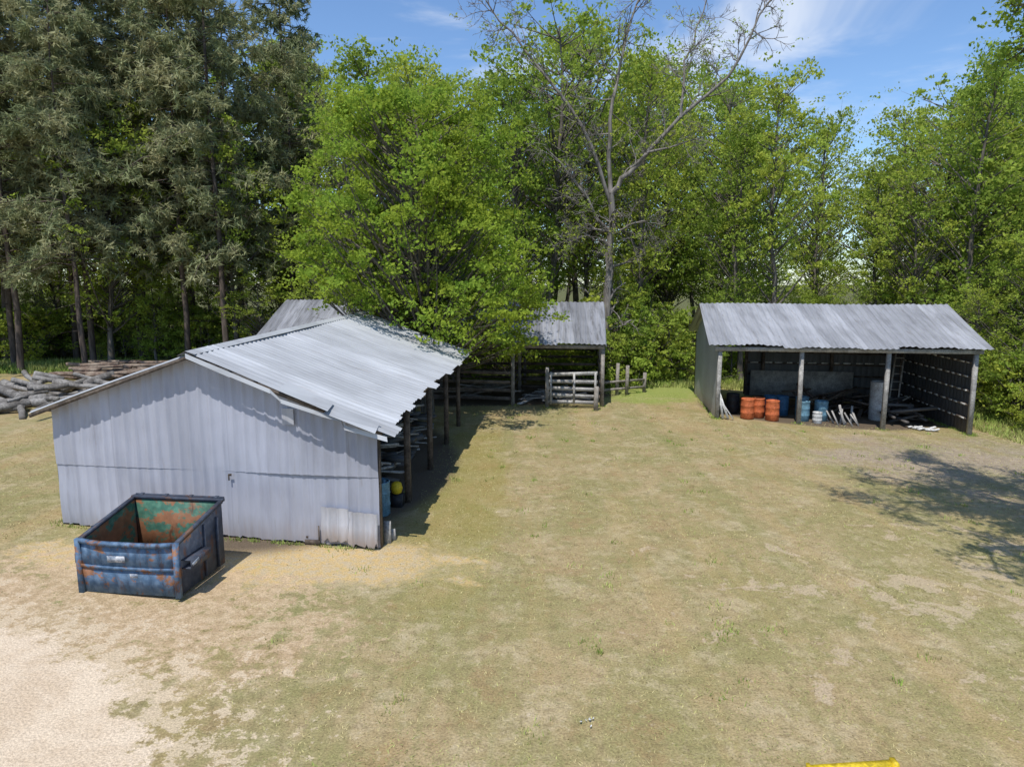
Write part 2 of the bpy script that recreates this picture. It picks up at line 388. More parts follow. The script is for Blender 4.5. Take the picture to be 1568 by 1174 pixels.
for (X,Y,s) in [(5.6,38.9,1.1),(6.4,40.8,1.5),(8.6,41.6,1.2),(9.0,42,1.5),(5.9,42.5,1.8),(7.5,43,1.6)]:
    instance(shr[rs.randint(3)],'shrub',(X,Y,gh(X,Y)-.1),s,rs.rand()*6.28,forest)
for (X,Y,h) in [(26.5,33,17),(25.5,37.5,18.5),(29,30,18),(31,35,20),(27.5,41,18),(24.2,41,13),(23.3,34.5,6.5),(33,27,17),(25,30.5,5),(24.5,32.5,9),(26,29,8)]:
    instance(protos[rs.randint(5)],'deciduous_tree',(X,Y,gh(X,Y)),h/20,rs.rand()*6.28,None,1.0)

P1=make_pine('pine_tree',21); P2=make_pine('pine_tree',22,H=22,cb=.30,Rr=4.0); P3=make_pine('pine_tree',23,H=25,cb=.24,Rr=3.4,nb=100)
P1.location=(-25.6,41.5,gh(-26,41)); P2.location=(-20.3,42.5,gh(-20,42)); P3.location=(-17.4,41.5,gh(-17,42))
for P_ in (P1,P2,P3): P_.scale=(1.05,1.05,1.05)
for (X,Y,s) in [(-30.8,42,1.05),(-23.9,44,1.1),(-28.3,39,.98),(-33.5,45,1.1),(-21.8,47,1.1),(-18.6,47.5,1.08),(-26.5,49,1.15),(-31,37.5,.9),(-15.0,46.5,.95),(-24,38.2,.9),(-35,40.5,1.0),(-29.5,46,1.15),(-16.5,52,1.12)]:
    instance([P1,P2,P3][rs.randint(3)],'pine_tree',(X,Y,gh(X,Y)),s,rs.rand()*6.28)

# the big leafy tree between the barns
def filt(c):
    x,y,z=c
    if y>31.9 and x<5.5 and y<41:
        zr=3.3+max(0,min(y-33,3.9))*.46
        return z>zr+.12
    if y<30.0 and x<-1.4 and z<4.75-(max(x+6.5,0))*.33: return False
    return z>1.7
rs=R(62); ex_=[]
for i in range(76):
    ex_.append((rs.uniform(-6.5,1.2),rs.uniform(29.6,31.8),rs.uniform(2.2,6)))
for i in range(34): ex_.append((rs.uniform(-9.8,-5.5),rs.uniform(30.2,33),rs.uniform(4.9,9)))
ex_=[e for e in ex_ if e[2]>2.0+max(0,e[0]+1.5)*.5]
make_tree('leafy_maple_tree',61,H=14.3,cb=.22,Rr=5.2,nc=340,nl=165,leaf=.185,tr=.26,cr=.70,filt=filt,mats=[BARK,LEAFB],origin=(-3.9,31.0,.03),shape=(.28,.62),extra=np.array(ex_),sub=6)

def grow(m,p,d,L,r,depth,rs,tips,droop=0.,kids=6):
    k=5; pts=[np.array(p,float)]; dd=unit(np.array(d,float))
    for i in range(k):
        dd=unit(dd+rs.normal(0,.16,3)+np.array([0,0,-droop+.03])); pts.append(pts[-1]+dd*L/k)
    m.tube(pts,np.linspace(r,max(r*.3,.009),k+1),5 if r>.05 else 3)
    tips.append(pts[-1])
    if depth>0:
        for i in range(kids):
            u=rs.uniform(.2,.98); j=min(int(u*k),k-1); q=pts[j]+(pts[j+1]-pts[j])*(u*k-j)
            nd=unit(unit(pts[j+1]-pts[j])*rs.uniform(.5,1)+unit(rs.normal(size=3))*.8)
            grow(m,q,nd,L*rs.uniform(.35,.65)*(1.1-.5*u),max(r*.45,.011),depth-1,rs,tips,droop,max(3,kids-1))
def limb(m,pts,r0,r1,rs,tips,kids=9,kl=3.,depth=2,droop=0.):
    pts=np.array(pts,float); n=len(pts); rad=np.linspace(r0,r1,n)
    t=np.linspace(0,n-1,n*3); D=np.column_stack([np.interp(t,range(n),pts[:,c]) for c in range(3)]); D[1:-1]+=rs.normal(0,.07,(len(D)-2,3))
    m.tube(D,np.interp(t,range(n),rad),7)
    for i in range(kids):
        u=rs.uniform(.15,1)*(len(D)-1.01); j=int(u); q=D[j]+(D[j+1]-D[j])*(u-j)
        nd=unit(unit(D[j+1]-D[j])*.7+unit(rs.normal(size=3))*.9)
        grow(m,q,nd,kl*rs.uniform(.5,1.2)*(1-.4*u/len(D)),max(.022,rad.mean()*.42),depth,rs,tips,droop)
rs=R(90); m=M(); tips=[]
limb(m,[(5.6,40.8,-.3),(5.5,40.8,4),(5.8,40.8,8),(5.7,40.7,11)],.28,.2,rs,tips,14,2.8,2,.10)
limb(m,[(5.7,40.7,11),(6.8,40.4,12.4),(9.4,39.8,15),(12.1,39.4,17.5),(13.9,39,21)],.17,.04,rs,tips,20,3.8)
limb(m,[(5.7,40.7,11),(5.5,40.6,14.8),(6.2,41,18.4),(7.4,41.3,22.3)],.15,.04,rs,tips,18,3.6)
limb(m,[(5.75,40.7,10.4),(4.2,40,14.4),(1.2,39.8,18),(-1.4,39.6,21)],.13,.035,rs,tips,18,3.6)
limb(m,[(5.6,40.8,9),(3.6,40,11.6),(1.8,39.6,13.4)],.10,.03,rs,tips,12,2.8,2,.05)
limb(m,[(6.8,40.4,12.4),(8.2,39.7,13.3),(10.5,39,13.8)],.09,.03,rs,tips,12,2.6,2,.03)
limb(m,[(9.4,39.8,15),(9.7,40.4,18.2),(10.9,40.8,21.8)],.09,.03,rs,tips,14,3.0)
limb(m,[(5.7,40.8,8),(4.4,40,8.6),(3.2,39.6,8.4)],.07,.02,rs,tips,12,2.4,2,.08)
limb(m,[(5.75,40.8,8.6),(7.2,40,9.4),(8.4,39.6,9.2)],.07,.02,rs,tips,12,2.4,2,.08)
tips=np.array(tips); tp=tips[rs.rand(len(tips))<.08]
P=leafcloud(tp,np.full(len(tp),.28),14,rs,3)
m.obj('dead_tree',[DBARK,LEAF],extra=(leafquads(P,.14,rs),4,1))

rs=R(95); m=M(); tips=[]
b=(16.8,10.5); z0=gh(*b)
limb(m,[(b[0],b[1],z0-.3),(16.7,10.6,2.5),(16.3,10.8,5.5)],.40,.32,rs,tips,0)
F=(16.3,10.8,5.5); F2=(15.2,11.3,9)
limb(m,[F,F2,(12.6,12.6,12.2),(9.6,14.2,14.4)],.24,.06,rs,tips,16,3.0,2)
limb(m,[F2,(13.4,14,12.4),(11.4,16.0,15.0)],.16,.05,rs,tips,15,2.8,2)
limb(m,[(12.6,12.6,12.2),(10.8,12.4,13.2),(8.6,12.0,13.6)],.13,.04,rs,tips,14,2.6,2)
limb(m,[F,(14,11.2,7.5),(11.6,11.4,9),(9.4,10.6,9.6)],.22,.06,rs,tips,15,3.0,2)
limb(m,[F,(14.6,13.6,8.6),(13.6,15.8,10.8),(12.9,17.5,12.4)],.20,.05,rs,tips,11,2.4,2)
limb(m,[F,(16.5,14.2,8.2),(16.0,17,10)],.2,.05,rs,tips,15,3.2,2)
limb(m,[F,(15.3,9,8),(12.5,8.8,10),(10.8,8.8,11)],.18,.05,rs,tips,12,3.2,2)
limb(m,[F,(19,13,8.6),(20.5,16,11)],.18,.05,rs,tips,12,3,2)
limb(m,[F,(14.6,11.8,8),(13.0,12.6,9.5),(11.8,12.9,10)],.14,.05,rs,tips,13,2.8,2)
tips=np.array(tips); tips=tips[~((tips[:,0]/tips[:,1]<.77)&(tips[:,2]<6+.36*tips[:,1])&(tips[:,2]<11.2))]; tp=tips[rs.rand(len(tips))<.42]
P=leafcloud(tp,np.full(len(tp),.4),26,rs,4)
m.obj('sparse_oak_tree',[BARK,LEAFB],extra=(leafquads(P,.13,rs),4,1))

# ------------------------------------------------------------------ sheet-metal builders
def prof(kind,L,pitch,depth):
    o=[]; a=0
    while a<L:
        pr=[(0,0),(.60,0),(.72,1),(.88,1)] if kind=='rib' else [(k/6,.5-.5*math.cos(2*math.pi*k/6)) for k in range(6)]
        for f,d in pr:
            if a+f*pitch<L: o.append((a+f*pitch,d*depth))
        a+=pitch
    o.append((L,0)); return o
def roof(m,r0,r1,e0,e1,kind='corr',pitch=.2,depth=.03,rows=6,warp=.02,seed=0,edge=0.):
    r0,r1,e0,e1=[np.array(p,float) for p in (r0,r1,e0,e1)]; rs=R(seed)
    L=np.linalg.norm(r1-r0); n=np.cross(r1-r0,e0-r0); n/=np.linalg.norm(n); n*=np.sign(n[2])
    pr=prof(kind,L,pitch,depth); ph=rs.rand(4)*6; off={}
    o=len(m.v)
    for a,d in pr:
        f=a/L; sh=int(a/.76)
        if sh not in off: off[sh]=(rs.normal(0,edge),rs.normal(0,.008))
        for j in range(rows+1):
            b=j/rows; bb=b*(1+ (off[sh][0] if j==rows else 0)/4)
            p=(1-f)*((1-bb)*r0+bb*e0)+f*((1-bb)*r1+bb*e1)
            w=warp*(math.sin(f*9+ph[0]+b*2)+.6*math.sin(f*23+ph[1])*b+math.sin(b*5+ph[2]))+off[sh][1]
            m.v.append(tuple(p+n*(d+w)))
    for i in range(len(pr)-1):
        for j in range(rows):
            k=rows+1; m.f.append([o+i*k+j,o+(i+1)*k+j,o+(i+1)*k+j+1,o+i*k+j+1]); m.mi.append(0)
def wall(m,p0,p1,zb,zt,nrm,kind='rib',pitch=.3,depth=.022,rows=4,rag=0,seed=0,warp=.0):
    p0=np.array(p0,float);p1=np.array(p1,float); L=np.linalg.norm(p1-p0); rs=R(seed); nrm=np.array(nrm,float)
    pr=prof(kind,L,pitch,depth); o=len(m.v)
    for a,d in pr:
        q=p0+(p1-p0)*a/L; b=zb(a)+rs.uniform(0,rag); t=zt(a)
        for j in range(rows+1):
            f=j/rows; w=warp*math.sin(a*1.3+f*3)*math.sin(a*.37+f*5)
            pp=q+nrm*(d+w); m.v.append((pp[0],pp[1],b+(t-b)*f))
    for i in range(len(pr)-1):
        for j in range(rows):
            k=rows+1; m.f.append([o+i*k+j,o+(i+1)*k+j,o+(i+1)*k+j+1,o+i*k+j+1]); m.mi.append(0)

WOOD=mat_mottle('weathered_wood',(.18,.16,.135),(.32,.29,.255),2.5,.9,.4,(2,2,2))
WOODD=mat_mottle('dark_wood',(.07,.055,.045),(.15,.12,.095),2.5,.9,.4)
GREYW=mat_mottle('grey_boards',(.26,.25,.235),(.42,.40,.37),2.5,.9)
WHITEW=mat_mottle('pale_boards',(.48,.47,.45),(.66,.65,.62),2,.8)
SHW=mat_sheet('gable_sheet',(.385,.40,.465),(.29,.30,.355),(.24,.205,.185),'X','Z',.07,.32,.92,.05,.55,.7)
SHP=mat_sheet('patch_sheet',(.50,.505,.54),(.33,.335,.37),(.3,.22,.17),'X','Z',.12,.3,.3,.1,.5,.6)
SHR=mat_sheet('roof_sheet',(.455,.465,.475),(.30,.305,.31),(.24,.20,.165),'Y','X',.11,.4,.8,.1,.5,.6)
SHG=mat_sheet('grey_roof_sheet',(.34,.345,.365),(.19,.19,.20),(.15,.125,.105),'X','Y',.13,.7,.75,.15,.5,.75)
SHG2=mat_sheet('weathered_roof_sheet',(.29,.295,.32),(.11,.11,.115),(.10,.08,.07),'X','Y',.15,.85,.75,.15,.5,.9)
SHI=mat_sheet('side_sheet',(.36,.38,.39),(.29,.30,.31),(.22,.18,.14),'Y','Z',.06,.2,.9,.1,.5,.5)
SHD=mat_sheet('shaded_back_sheet',(.10,.105,.11),(.06,.06,.06),(.08,.065,.055),'X','Z',.1,.3,.9,.1,.6,.6)  # interior shade put into the colour: darker sheet for inside walls

# ---- left gable shed
A=np.array([-10.63,15.5]);B=np.array([-2.98,14.76]); ex=(B-A)/np.linalg.norm(B-A); W=np.linalg.norm(B-A)
dv=np.array([.8,13.4]); D=np.linalg.norm(dv); ey=dv/D; nrm=(ex[1],-ex[0],0)
sr=.462*W
def LS(s,t): p=A+ex*s+ey*t; return p
def P3(f,s,t,z): p=f(s,t); return (p[0],p[1],z)
shed=empty('gable_metal_shed')
def top(a): return 3.13+(4.36-3.13)*a/sr if a<sr else 4.36+(2.86-4.36)*(a-sr)/(W-sr)
mid_z=1.62
m=M(); wall(m,(*A,0),(*B,0),lambda a:gh(A[0]+a,15)+.02,lambda a:mid_z+.25-.015*a,nrm,pitch=.26,depth=.024,rag=.05,seed=3,warp=.022); m.obj('front_wall_lower',SHW,shed)
m=M(); A2=A+np.array(nrm[:2])*.02; B2=B+np.array(nrm[:2])*.02
wall(m,(*A2,0),(*B2,0),lambda a:mid_z+.17-.015*a,lambda a:top(a)-.02,nrm,pitch=.26,depth=.024,seed=4,warp=.022); m.obj('front_wall_upper',SHW,shed)
m=M(); q0=LS(6.35,-.08);q1=LS(7.0,-.08)
wall(m,(*q0,0),(*q1,0),lambda a:.12,lambda a:.98-.03*a,nrm,pitch=.22,depth=.03,rag=.25,seed=9,warp=.05)
q0=LS(6.95,-.095);q1=LS(7.66,-.10)
wall(m,(*q0,0),(*q1,0),lambda a:.03,lambda a:.90-.05*a,nrm,pitch=.24,depth=.03,rag=.16,seed=10,warp=.05)
q0=LS(5.55,-.09);q1=LS(5.82,-.09); wall(m,(*q0,0),(*q1,0),lambda a:2.85,lambda a:3.22,nrm,kind='corr',pitch=.3,depth=.004)
m.obj('patch_panels',SHP,shed)
m=M()
for (s,z,w,h) in ((4.25,1.66,.07,.05),(4.22,1.6,.03,.14),(6.12,.12,.36,.14),(6.28,.35,.03,.35),(6.0,.25,.05,.05),(3.9,.35,.16,.05)):
    m.beam(P3(LS,s,-.068,z-h/2),P3(LS,s,-.068,z+h/2),w,.012,up=(nrm[0],nrm[1],0))
m.obj('wall_holes',WOODD,shed)
m=M(); wall(m,(*LS(0,0),0),(*LS(0,D),0),lambda a:gh(-10.5,16),lambda a:3.12+.01*a,(-1,0,0),pitch=.305)
m.obj('left_wall',SHI,shed)
m=M()
def topb(a): return 3.2+(4.5-3.2)*a/sr if a<sr else 4.5+(3.0-4.5)*(a-sr)/(W-sr)
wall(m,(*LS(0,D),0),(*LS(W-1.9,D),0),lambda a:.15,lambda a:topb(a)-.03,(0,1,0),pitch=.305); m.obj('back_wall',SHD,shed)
m=M()
for t in (0.12,3.3,6.7,10.1,D-.1):
    m.beam(P3(LS,W-.06,t,-.1),P3(LS,W-.06,t,2.78+.011*t),.15,.15)
    m.beam(P3(LS,.12,t,0),P3(LS,.12,t,3.02),.13,.13)
    m.beam(P3(LS,W-.06,t+.16,2.72+.011*t),P3(LS,sr,t+.16,4.22+.015*t),.05,.15)
    m.beam(P3(LS,.1,t+.16,3.0),P3(LS,sr,t+.16,4.22+.015*t),.05,.15)
    m.beam(P3(LS,.1,t+.22,2.75),P3(LS,W-.1,t+.22,2.7),.05,.15)
m.beam(P3(LS,W-.02,.0,2.72),P3(LS,W-.02,D,2.87),.05,.18)
for k in range(7):
    f=(k+.4)/7; s=sr+(W-sr)*f; m.beam(P3(LS,s,-.1,4.29-1.5*f),P3(LS,s,D+.1,4.46-1.5*f),.09,.04)
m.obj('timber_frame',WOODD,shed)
m=M(); ov=.34
roof(m,P3(LS,sr,-ov,4.42),P3(LS,sr-.1,D+1.0,4.66),P3(LS,W+.30,-ov-.02,2.78),P3(LS,W+.42,D+.95,3.02),pitch=.26,depth=.045,warp=.026,seed=5,edge=.07,rows=8)
roof(m,P3(LS,sr,-ov,4.42),P3(LS,sr-.1,D+1.0,4.66),P3(LS,-.32,-ov,3.03),P3(LS,-.32,D+1.0,3.1),pitch=.26,depth=.04,warp=.012,seed=6)
m.obj('roof',SHR,shed)
m=M()
rc=[(sr-.2,4.39),(sr,4.50),(sr+.22,4.43)]
for (s0,z0),(s1,z1) in zip(rc,rc[1:]):
    m.add([P3(LS,s0,-ov-.03,z0),P3(LS,s1,-ov-.03,z1),P3(LS,s1-.1,D+1.,z1+.25),P3(LS,s0-.1,D+1.,z0+.25)],[[0,1,2,3]])
m.obj('ridge_cap',SHR,shed)
m=M(); rs=R(8)
pts=[(sr,4.43,.0),(sr+1.0,4.04,.03),(sr+1.9,3.68,.05),(sr+2.1,3.46,.0),(sr+3.0,3.20,.06),(sr+3.45,3.08,.02),(sr+3.5,2.92,.02),(W+.32,2.68,.04)]
for (s0,z0,o0),(s1,z1,o1) in zip(pts,pts[1:]):
    a0=P3(LS,s0,-ov-.03-o0,z0+.02); a1=P3(LS,s1,-ov-.03-o1,z1+.02)
    b0=P3(LS,s0+.02,-ov-.06-o0,z0-.05-rs.rand()*.04); b1=P3(LS,s1+.02,-ov-.06-o1,z1-.04-rs.rand()*.06)
    m.add([a0,a1,b1,b0],[[0,1,2,3]])
m.add([P3(LS,sr+2.05,-.40,3.68),P3(LS,sr+3.2,-.52,3.26),P3(LS,sr+3.2,-.05,3.36),P3(LS,sr+2.1,.1,3.80)],[[0,1,2,3]])
m.add([P3(LS,sr+3.1,-.46,3.20),P3(LS,W+.1,-.56,2.80),P3(LS,W+.1,-.1,2.94),P3(LS,sr+3.1,-.05,3.34)],[[0,1,2,3]])
m.obj('bent_rake_sheets',SHR,shed)
m=M(); m.beam(P3(LS,-.3,-ov+.02,2.98),P3(LS,sr,-ov+.02,4.35),.03,.08); m.beam(P3(LS,sr,-ov+.02,4.35),P3(LS,W+.2,-ov+.02,2.75),.03,.08)
m.obj('rake_boards',WOODD,shed)

# ---- long open barn behind
La=np.array([-12.8,34.2]);Ra=np.array([4.4,32.5]); bx_=(Ra-La)/np.linalg.norm(Ra-La); BW=np.linalg.norm(Ra-La); by_=np.array([-bx_[1],bx_[0]])
def LB(s,t): return La+bx_*s+by_*t
barn=empty('open_pole_barn')
m=M()
roof(m,P3(LB,-.1,3.9,5.0),P3(LB,BW+.1,3.9,4.86),P3(LB,-.1,-.35,3.12),P3(LB,BW+.1,-.35,3.04),pitch=.24,depth=.045,warp=.025,seed=15,edge=.09)
roof(m,P3(LB,-.1,3.9,5.0),P3(LB,BW+.1,3.9,4.86),P3(LB,-.1,7.9,3.3),P3(LB,BW+.1,7.9,3.2),pitch=.24,depth=.04,warp=.02,seed=16)
m.obj('roof',SHG2,barn)
m=M(); ps=[BW-.05-4.33*k for k in range(4)]+[.1]
for s in ps:
    for t in (0,3.9,7.5):
        x,y=LB(s,t); m.beam((x,y,gh(x,y)-.1),(x,y,4.75 if t==3.9 else 3.05),.17,.17)
    m.beam(P3(LB,s+.1,0,3.0),P3(LB,s+.1,3.9,4.75),.05,.14); m.beam(P3(LB,s+.1,7.6,3.1),P3(LB,s+.1,3.9,4.75),.05,.14)
m.beam(P3(LB,0,-.1,2.98),P3(LB,BW,-.1,2.9),.05,.18); m.beam(P3(LB,0,7.6,3.0),P3(LB,BW,7.6,2.95),.05,.18)
m.obj('posts_and_rafters',WOOD,barn)
m=M(); rs=R(3)
for z in (.35,.75,1.15,1.6,2.05):
    m.beam(P3(LB,BW-13,7.38,z),P3(LB,BW-.1,7.38,z+.02),.03,.15)
    m.beam(P3(LB,BW-.16,.1,z),P3(LB,BW-.16,7.3,z),.03,.15)
    if z<1.8:
        m.beam(P3(LB,BW-4.5,.1,z),P3(LB,BW-4.5,7.3,z),.03,.15); m.beam(P3(LB,BW-8.6,-.11,z+.05),P3(LB,BW-4.5,-.11,z),.03,.16)
        m.beam(P3(LB,BW-4.3,3.8,z),P3(LB,BW-.3,3.8,z+rs.uniform(-.04,.04)),.03,.14)
m.beam(P3(LB,BW-13,7.38,2.6),P3(LB,BW-.1,7.38,2.6),.03,.2)
m.obj('stall_rails',WOODD,barn)
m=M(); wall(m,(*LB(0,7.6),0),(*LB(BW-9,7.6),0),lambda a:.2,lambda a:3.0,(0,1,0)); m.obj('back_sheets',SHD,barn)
gate=empty('wooden_gate'); m=M(); rs=R(12)
for z in (.30,.62,.95,1.28,1.62): m.beam((1.75,32.25,z+rs.normal(0,.02)),(4.05,32.02,z+rs.normal(0,.03)),.03,.17)
for x in (1.85,2.95,3.95): m.beam((x,32.21-.1*(x-1.75),.2),(x,32.21-.1*(x-1.75),1.74),.1,.03)
m.obj('gate_boards',GREYW,gate)
m=M(); m.beam((1.68,32.3,-.1),(1.68,32.3,1.95),.16,.16); m.beam((3.92,31.5,-.1),(3.95,31.5,1.15),.2,.18); m.obj('gate_posts',WOOD,gate)

# ---- right open shed
Fl=np.array([9.07,29.7]);Fr=np.array([19.4,28.35]); cx=(Fr-Fl)/np.linalg.norm(Fr-Fl); CW=np.linalg.norm(Fr-Fl); cy=np.array([-cx[1],cx[0]])
def LC(s,t): return Fl+cx*s+cy*t
rsd=empty('open_front_shed'); CD=7.2
m=M()
roof(m,P3(LC,-.45,3.6,4.93),P3(LC,CW+.35,3.6,4.9),P3(LC,-.5,-.35,3.24),P3(LC,CW+.45,-.35,3.24),pitch=.24,depth=.042,warp=.014,seed=25,edge=.05)
roof(m,P3(LC,-.45,3.6,4.93),P3(LC,CW+.35,3.6,4.9),P3(LC,-.45,7.55,3.3),P3(LC,CW+.35,7.55,3.3),pitch=.24,depth=.04,warp=.012,seed=26)
m.obj('roof',SHG,rsd)
m=M()
for k in range(4):
    s=CW*k/3; x,y=LC(s,0); g0=gh(x,y); m.beam((x,y,g0-.1),(x+[.03,-.04,.02,-.03][k],y,3.15),.16,.16)
m.beam(P3(LC,-.2,-.12,3.1),P3(LC,CW+.2,-.12,3.1),.05,.18)
m.obj('front_posts',GREYW,rsd)
m=M()
for k in range(4):
    s=CW*k/3
    m.beam(P3(LC,s+.1,0,3.12),P3(LC,s+.1,3.6,4.78),.05,.14); m.beam(P3(LC,s+.1,7.1,3.2),P3(LC,s+.1,3.6,4.78),.05,.14)
    x,y=LC(s,7.05); m.beam((x,y,gh(x,y)-.1),(x,y,3.2),.14,.14)
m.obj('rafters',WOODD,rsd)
m=M()
nl=(-cx[0],-cx[1],0)
wall(m,(*LC(-.05,0.05),0),(*LC(-.05,CD),0),lambda a:-.02,lambda a:3.2+1.6*(1-abs(a-3.55)/3.6),nl,pitch=.3,depth=.015); m.obj('left_wall',SHI,rsd)
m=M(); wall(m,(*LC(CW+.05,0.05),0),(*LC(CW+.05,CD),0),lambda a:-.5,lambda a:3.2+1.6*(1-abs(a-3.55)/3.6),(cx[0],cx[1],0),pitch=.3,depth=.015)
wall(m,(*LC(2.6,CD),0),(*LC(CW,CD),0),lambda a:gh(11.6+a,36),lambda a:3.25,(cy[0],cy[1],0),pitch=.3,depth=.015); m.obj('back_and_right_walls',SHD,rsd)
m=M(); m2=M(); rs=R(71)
for z in (.5,1.1,1.7,2.3,2.9):
    m.beam(P3(LC,2.6,CD-.06,z),P3(LC,CW-.1,CD-.06,z-.1),.04,.09); m.beam(P3(LC,CW-.03,.1,z-.3),P3(LC,CW-.03,CD-.1,z-.3),.04,.09)
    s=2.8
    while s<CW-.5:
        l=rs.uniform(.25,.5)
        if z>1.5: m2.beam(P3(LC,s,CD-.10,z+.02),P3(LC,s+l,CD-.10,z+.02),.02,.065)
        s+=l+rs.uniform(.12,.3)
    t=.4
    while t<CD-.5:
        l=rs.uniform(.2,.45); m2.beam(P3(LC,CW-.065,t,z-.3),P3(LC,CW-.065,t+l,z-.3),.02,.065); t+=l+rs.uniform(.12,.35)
m.obj('wall_girts',WOODD,rsd); m2.obj('painted_light_gaps',WHITEW,rsd)  # pale dashes painted in as daylight showing through wall gaps
m=M(); m.beam(P3(LC,2.6,CD-.1,0),P3(LC,2.6,CD-.1,3.2),.14,.14); m.obj('inner_post',WOODD,rsd)
m=M()
for a,b_ in ((2.8,5.4),(5.45,8.0)): m.beam(P3(LC,a,CD-.35,.65),P3(LC,b_,CD-.35,.62),.02,1.35)
m.obj('leaning_panels',GREYW,rsd)

# ------------------------------------------------------------------ barrels and scrap
def solid(name,c,c2=None,rough=.5): return mat_mottle(name,c,c2 or tuple(k*.6 for k in c),4,rough,.05)
OR=solid('orange_plastic',(.60,.16,.06)); BL=solid('blue_plastic',(.045,.13,.24)); LB_=solid('light_blue_plastic',(.15,.29,.38)); YE=solid('yellow_paint',(.72,.52,.03)); DK=solid('dark_plastic',(.03,.03,.035)); TN=mat_mottle('steel_tank',(.40,.41,.42),(.28,.27,.26),3); WP=solid('white_plastic',(.6,.6,.58),(.42,.42,.40))
def barrel(name,x,y,mat,r=.29,h=.9,z=None):
    z=gh(x,y)+.01 if z is None else z; m=M()
    m.lathe((x,y,z),[(r*.9,0),(r,.03),(r,.28*h),(r*1.045,.31*h),(r,.34*h),(r,.62*h),(r*1.045,.65*h),(r,.68*h),(r,.95*h),(r*1.03,.97*h),(r*.98,h),(r*.9,h),(r*.88,h-.03)],22)
    m.lathe((x+r*.5,y,z+h-.03),[(.045,0),(.045,.04)],8); m.lathe((x-r*.5,y,z+h-.03),[(.03,0),(.03,.035)],8)
    return m.obj(name,mat,smooth=False)
for s,t in ((1.4,.5),(1.95,.95),(2.45,.4)): barrel('orange_barrel',*LC(s,t),OR)
for s,t in ((2.7,1.9),(3.25,2.0)): barrel('blue_barrel',*LC(s,t),BL)
for s,t in ((3.85,.8),(4.75,1.2),(4.2,2.2)): barrel('light_blue_barrel',*LC(s,t),LB_)
barrel('white_barrel',*LC(4.38,.45),WP,r=.2,h=.5)
barrel('steel_tank',*LC(7.6,2.4),TN,r=.36,h=1.8)
barrel('dark_barrel',*LC(1.0,1.8),DK)
def pile(name,f,s0,s1,t0,t1,n,L,mat,seed,zmax=.5,w=.12,up=0.):
    rs=R(seed); m=M()
    for i in range(n):
        s,t=rs.uniform(s0,s1),rs.uniform(t0,t1); x,y=f(s,t); z=gh(x,y)+.04+rs.rand()*zmax; a=rs.uniform(-.5,.5)+(0 if rs.rand()<.7 else 1.3); l=L*rs.uniform(.5,1.1)/2
        dz=rs.normal(0,.08)+up*rs.rand(); d=np.array([math.cos(a)*l,math.sin(a)*l])
        m.beam((x-d[0],y-d[1],max(z-dz,gh(x,y)+.03)),(x+d[0],y+d[1],z+dz+up*.3),w*rs.uniform(.4,1.3),w*rs.uniform(.2,.6))
    return m.obj(name,mat)
m=M(); rs=R(31)
for i in range(12):
    s=5.1+i*.10+rs.normal(0,.06); t=rs.uniform(.3,1.1); x,y=LC(s,t); g0=gh(x,y); m.beam((x,y,g0),(x+rs.uniform(-.3,.25),y+.3,g0+rs.uniform(.4,.85)),.09,.035)
m.obj('scrap_lumber',GREYW)
pile('scrap_metal_heap',LC,7.8,9.4,1.6,5,44,1.8,SHD,32,.8,.2,.12)
pile('scrap_lumber',LC,4.5,9,3,6,36,2.0,WOODD,33,.8,.15,.2)
pile('scrap_lumber',LC,7.9,9.4,2.8,4.8,9,1.4,GREYW,39,.7,.1,.3)
m=M(); rs=R(34)
for i in range(9):
    x,y=LC(rs.uniform(8.3,9.2),rs.uniform(.3,1.0)); g0=gh(x,y); m.beam((x,y,g0+.04),(x+rs.uniform(.15,.35),y+rs.normal(0,.12),g0+rs.uniform(.04,.16)),.16,.05)
m.obj('torn_white_sacks',WHITEW)
m=M()
for k in range(3): m.beam(P3(LC,.25+.22*k,-.1-.03*k,.02),P3(LC,.02+.03*k,.12,1.5-.3*k),.10,.025)
m.obj('leaning_boards',WHITEW)
m=M()    # ladder leaning inside on the right
for s in (8.35,8.75): m.beam(P3(LC,s,3.2,-.4),P3(LC,s+.75,4.6,2.5),.07,.035)
for k in range(8): f=(k+.5)/8; m.beam(P3(LC,8.35+.75*f,3.2+1.4*f,-.4+2.9*f),P3(LC,8.75+.75*f,3.2+1.4*f,-.4+2.9*f),.035,.035)
m.obj('ladder',GREYW)
pile('pipe_rack_scrap',LS,W-2.2,W-1.4,3,11,50,2.6,GREYW,35,1.3,.10)
pile('stored_lumber',LS,1.8,W-2.5,2.5,11,60,3.0,WOODD,36,1.4,.2)
pile('dark_clutter',LS,W-1.7,W-.9,1.5,11,50,1.1,SHD,41,1.1,.3)
barrel('blue_barrel',*LS(W-.62,1.3),BL); barrel('blue_barrel',*LS(W-.60,2.2),LB_)
x,y=LS(W-.30,2.95)
m=M(); m.lathe((x,y,.52),[(.05,-.17),(.13,-.13),(.165,0),(.13,.13),(.05,.17)],14); m.obj('yellow_float',YE)
m=M(); m.beam((x,y,0),(x,y,.34),.34,.3); m.beam((x-.3,y+.5,0),(x-.3,y+.5,.5),.4,.4); m.obj('plastic_crates',DK)
m=M(); m.beam(P3(LS,W+.08,.35,0),P3(LS,W+.06,.45,.5),.16,.05); m.beam(P3(LS,W+.14,.55,0),P3(LS,W+.1,.6,.25),.2,.06); m.obj('leaning_block',GREYW)
pile('stall_boards',LB,BW-3.9,BW-1,.5,3.2,22,2.0,GREYW,37,.35,.14)
pile('stall_boards',LB,BW-8,BW-5,.5,3.2,26,2.0,WOOD,38,.7,.14)

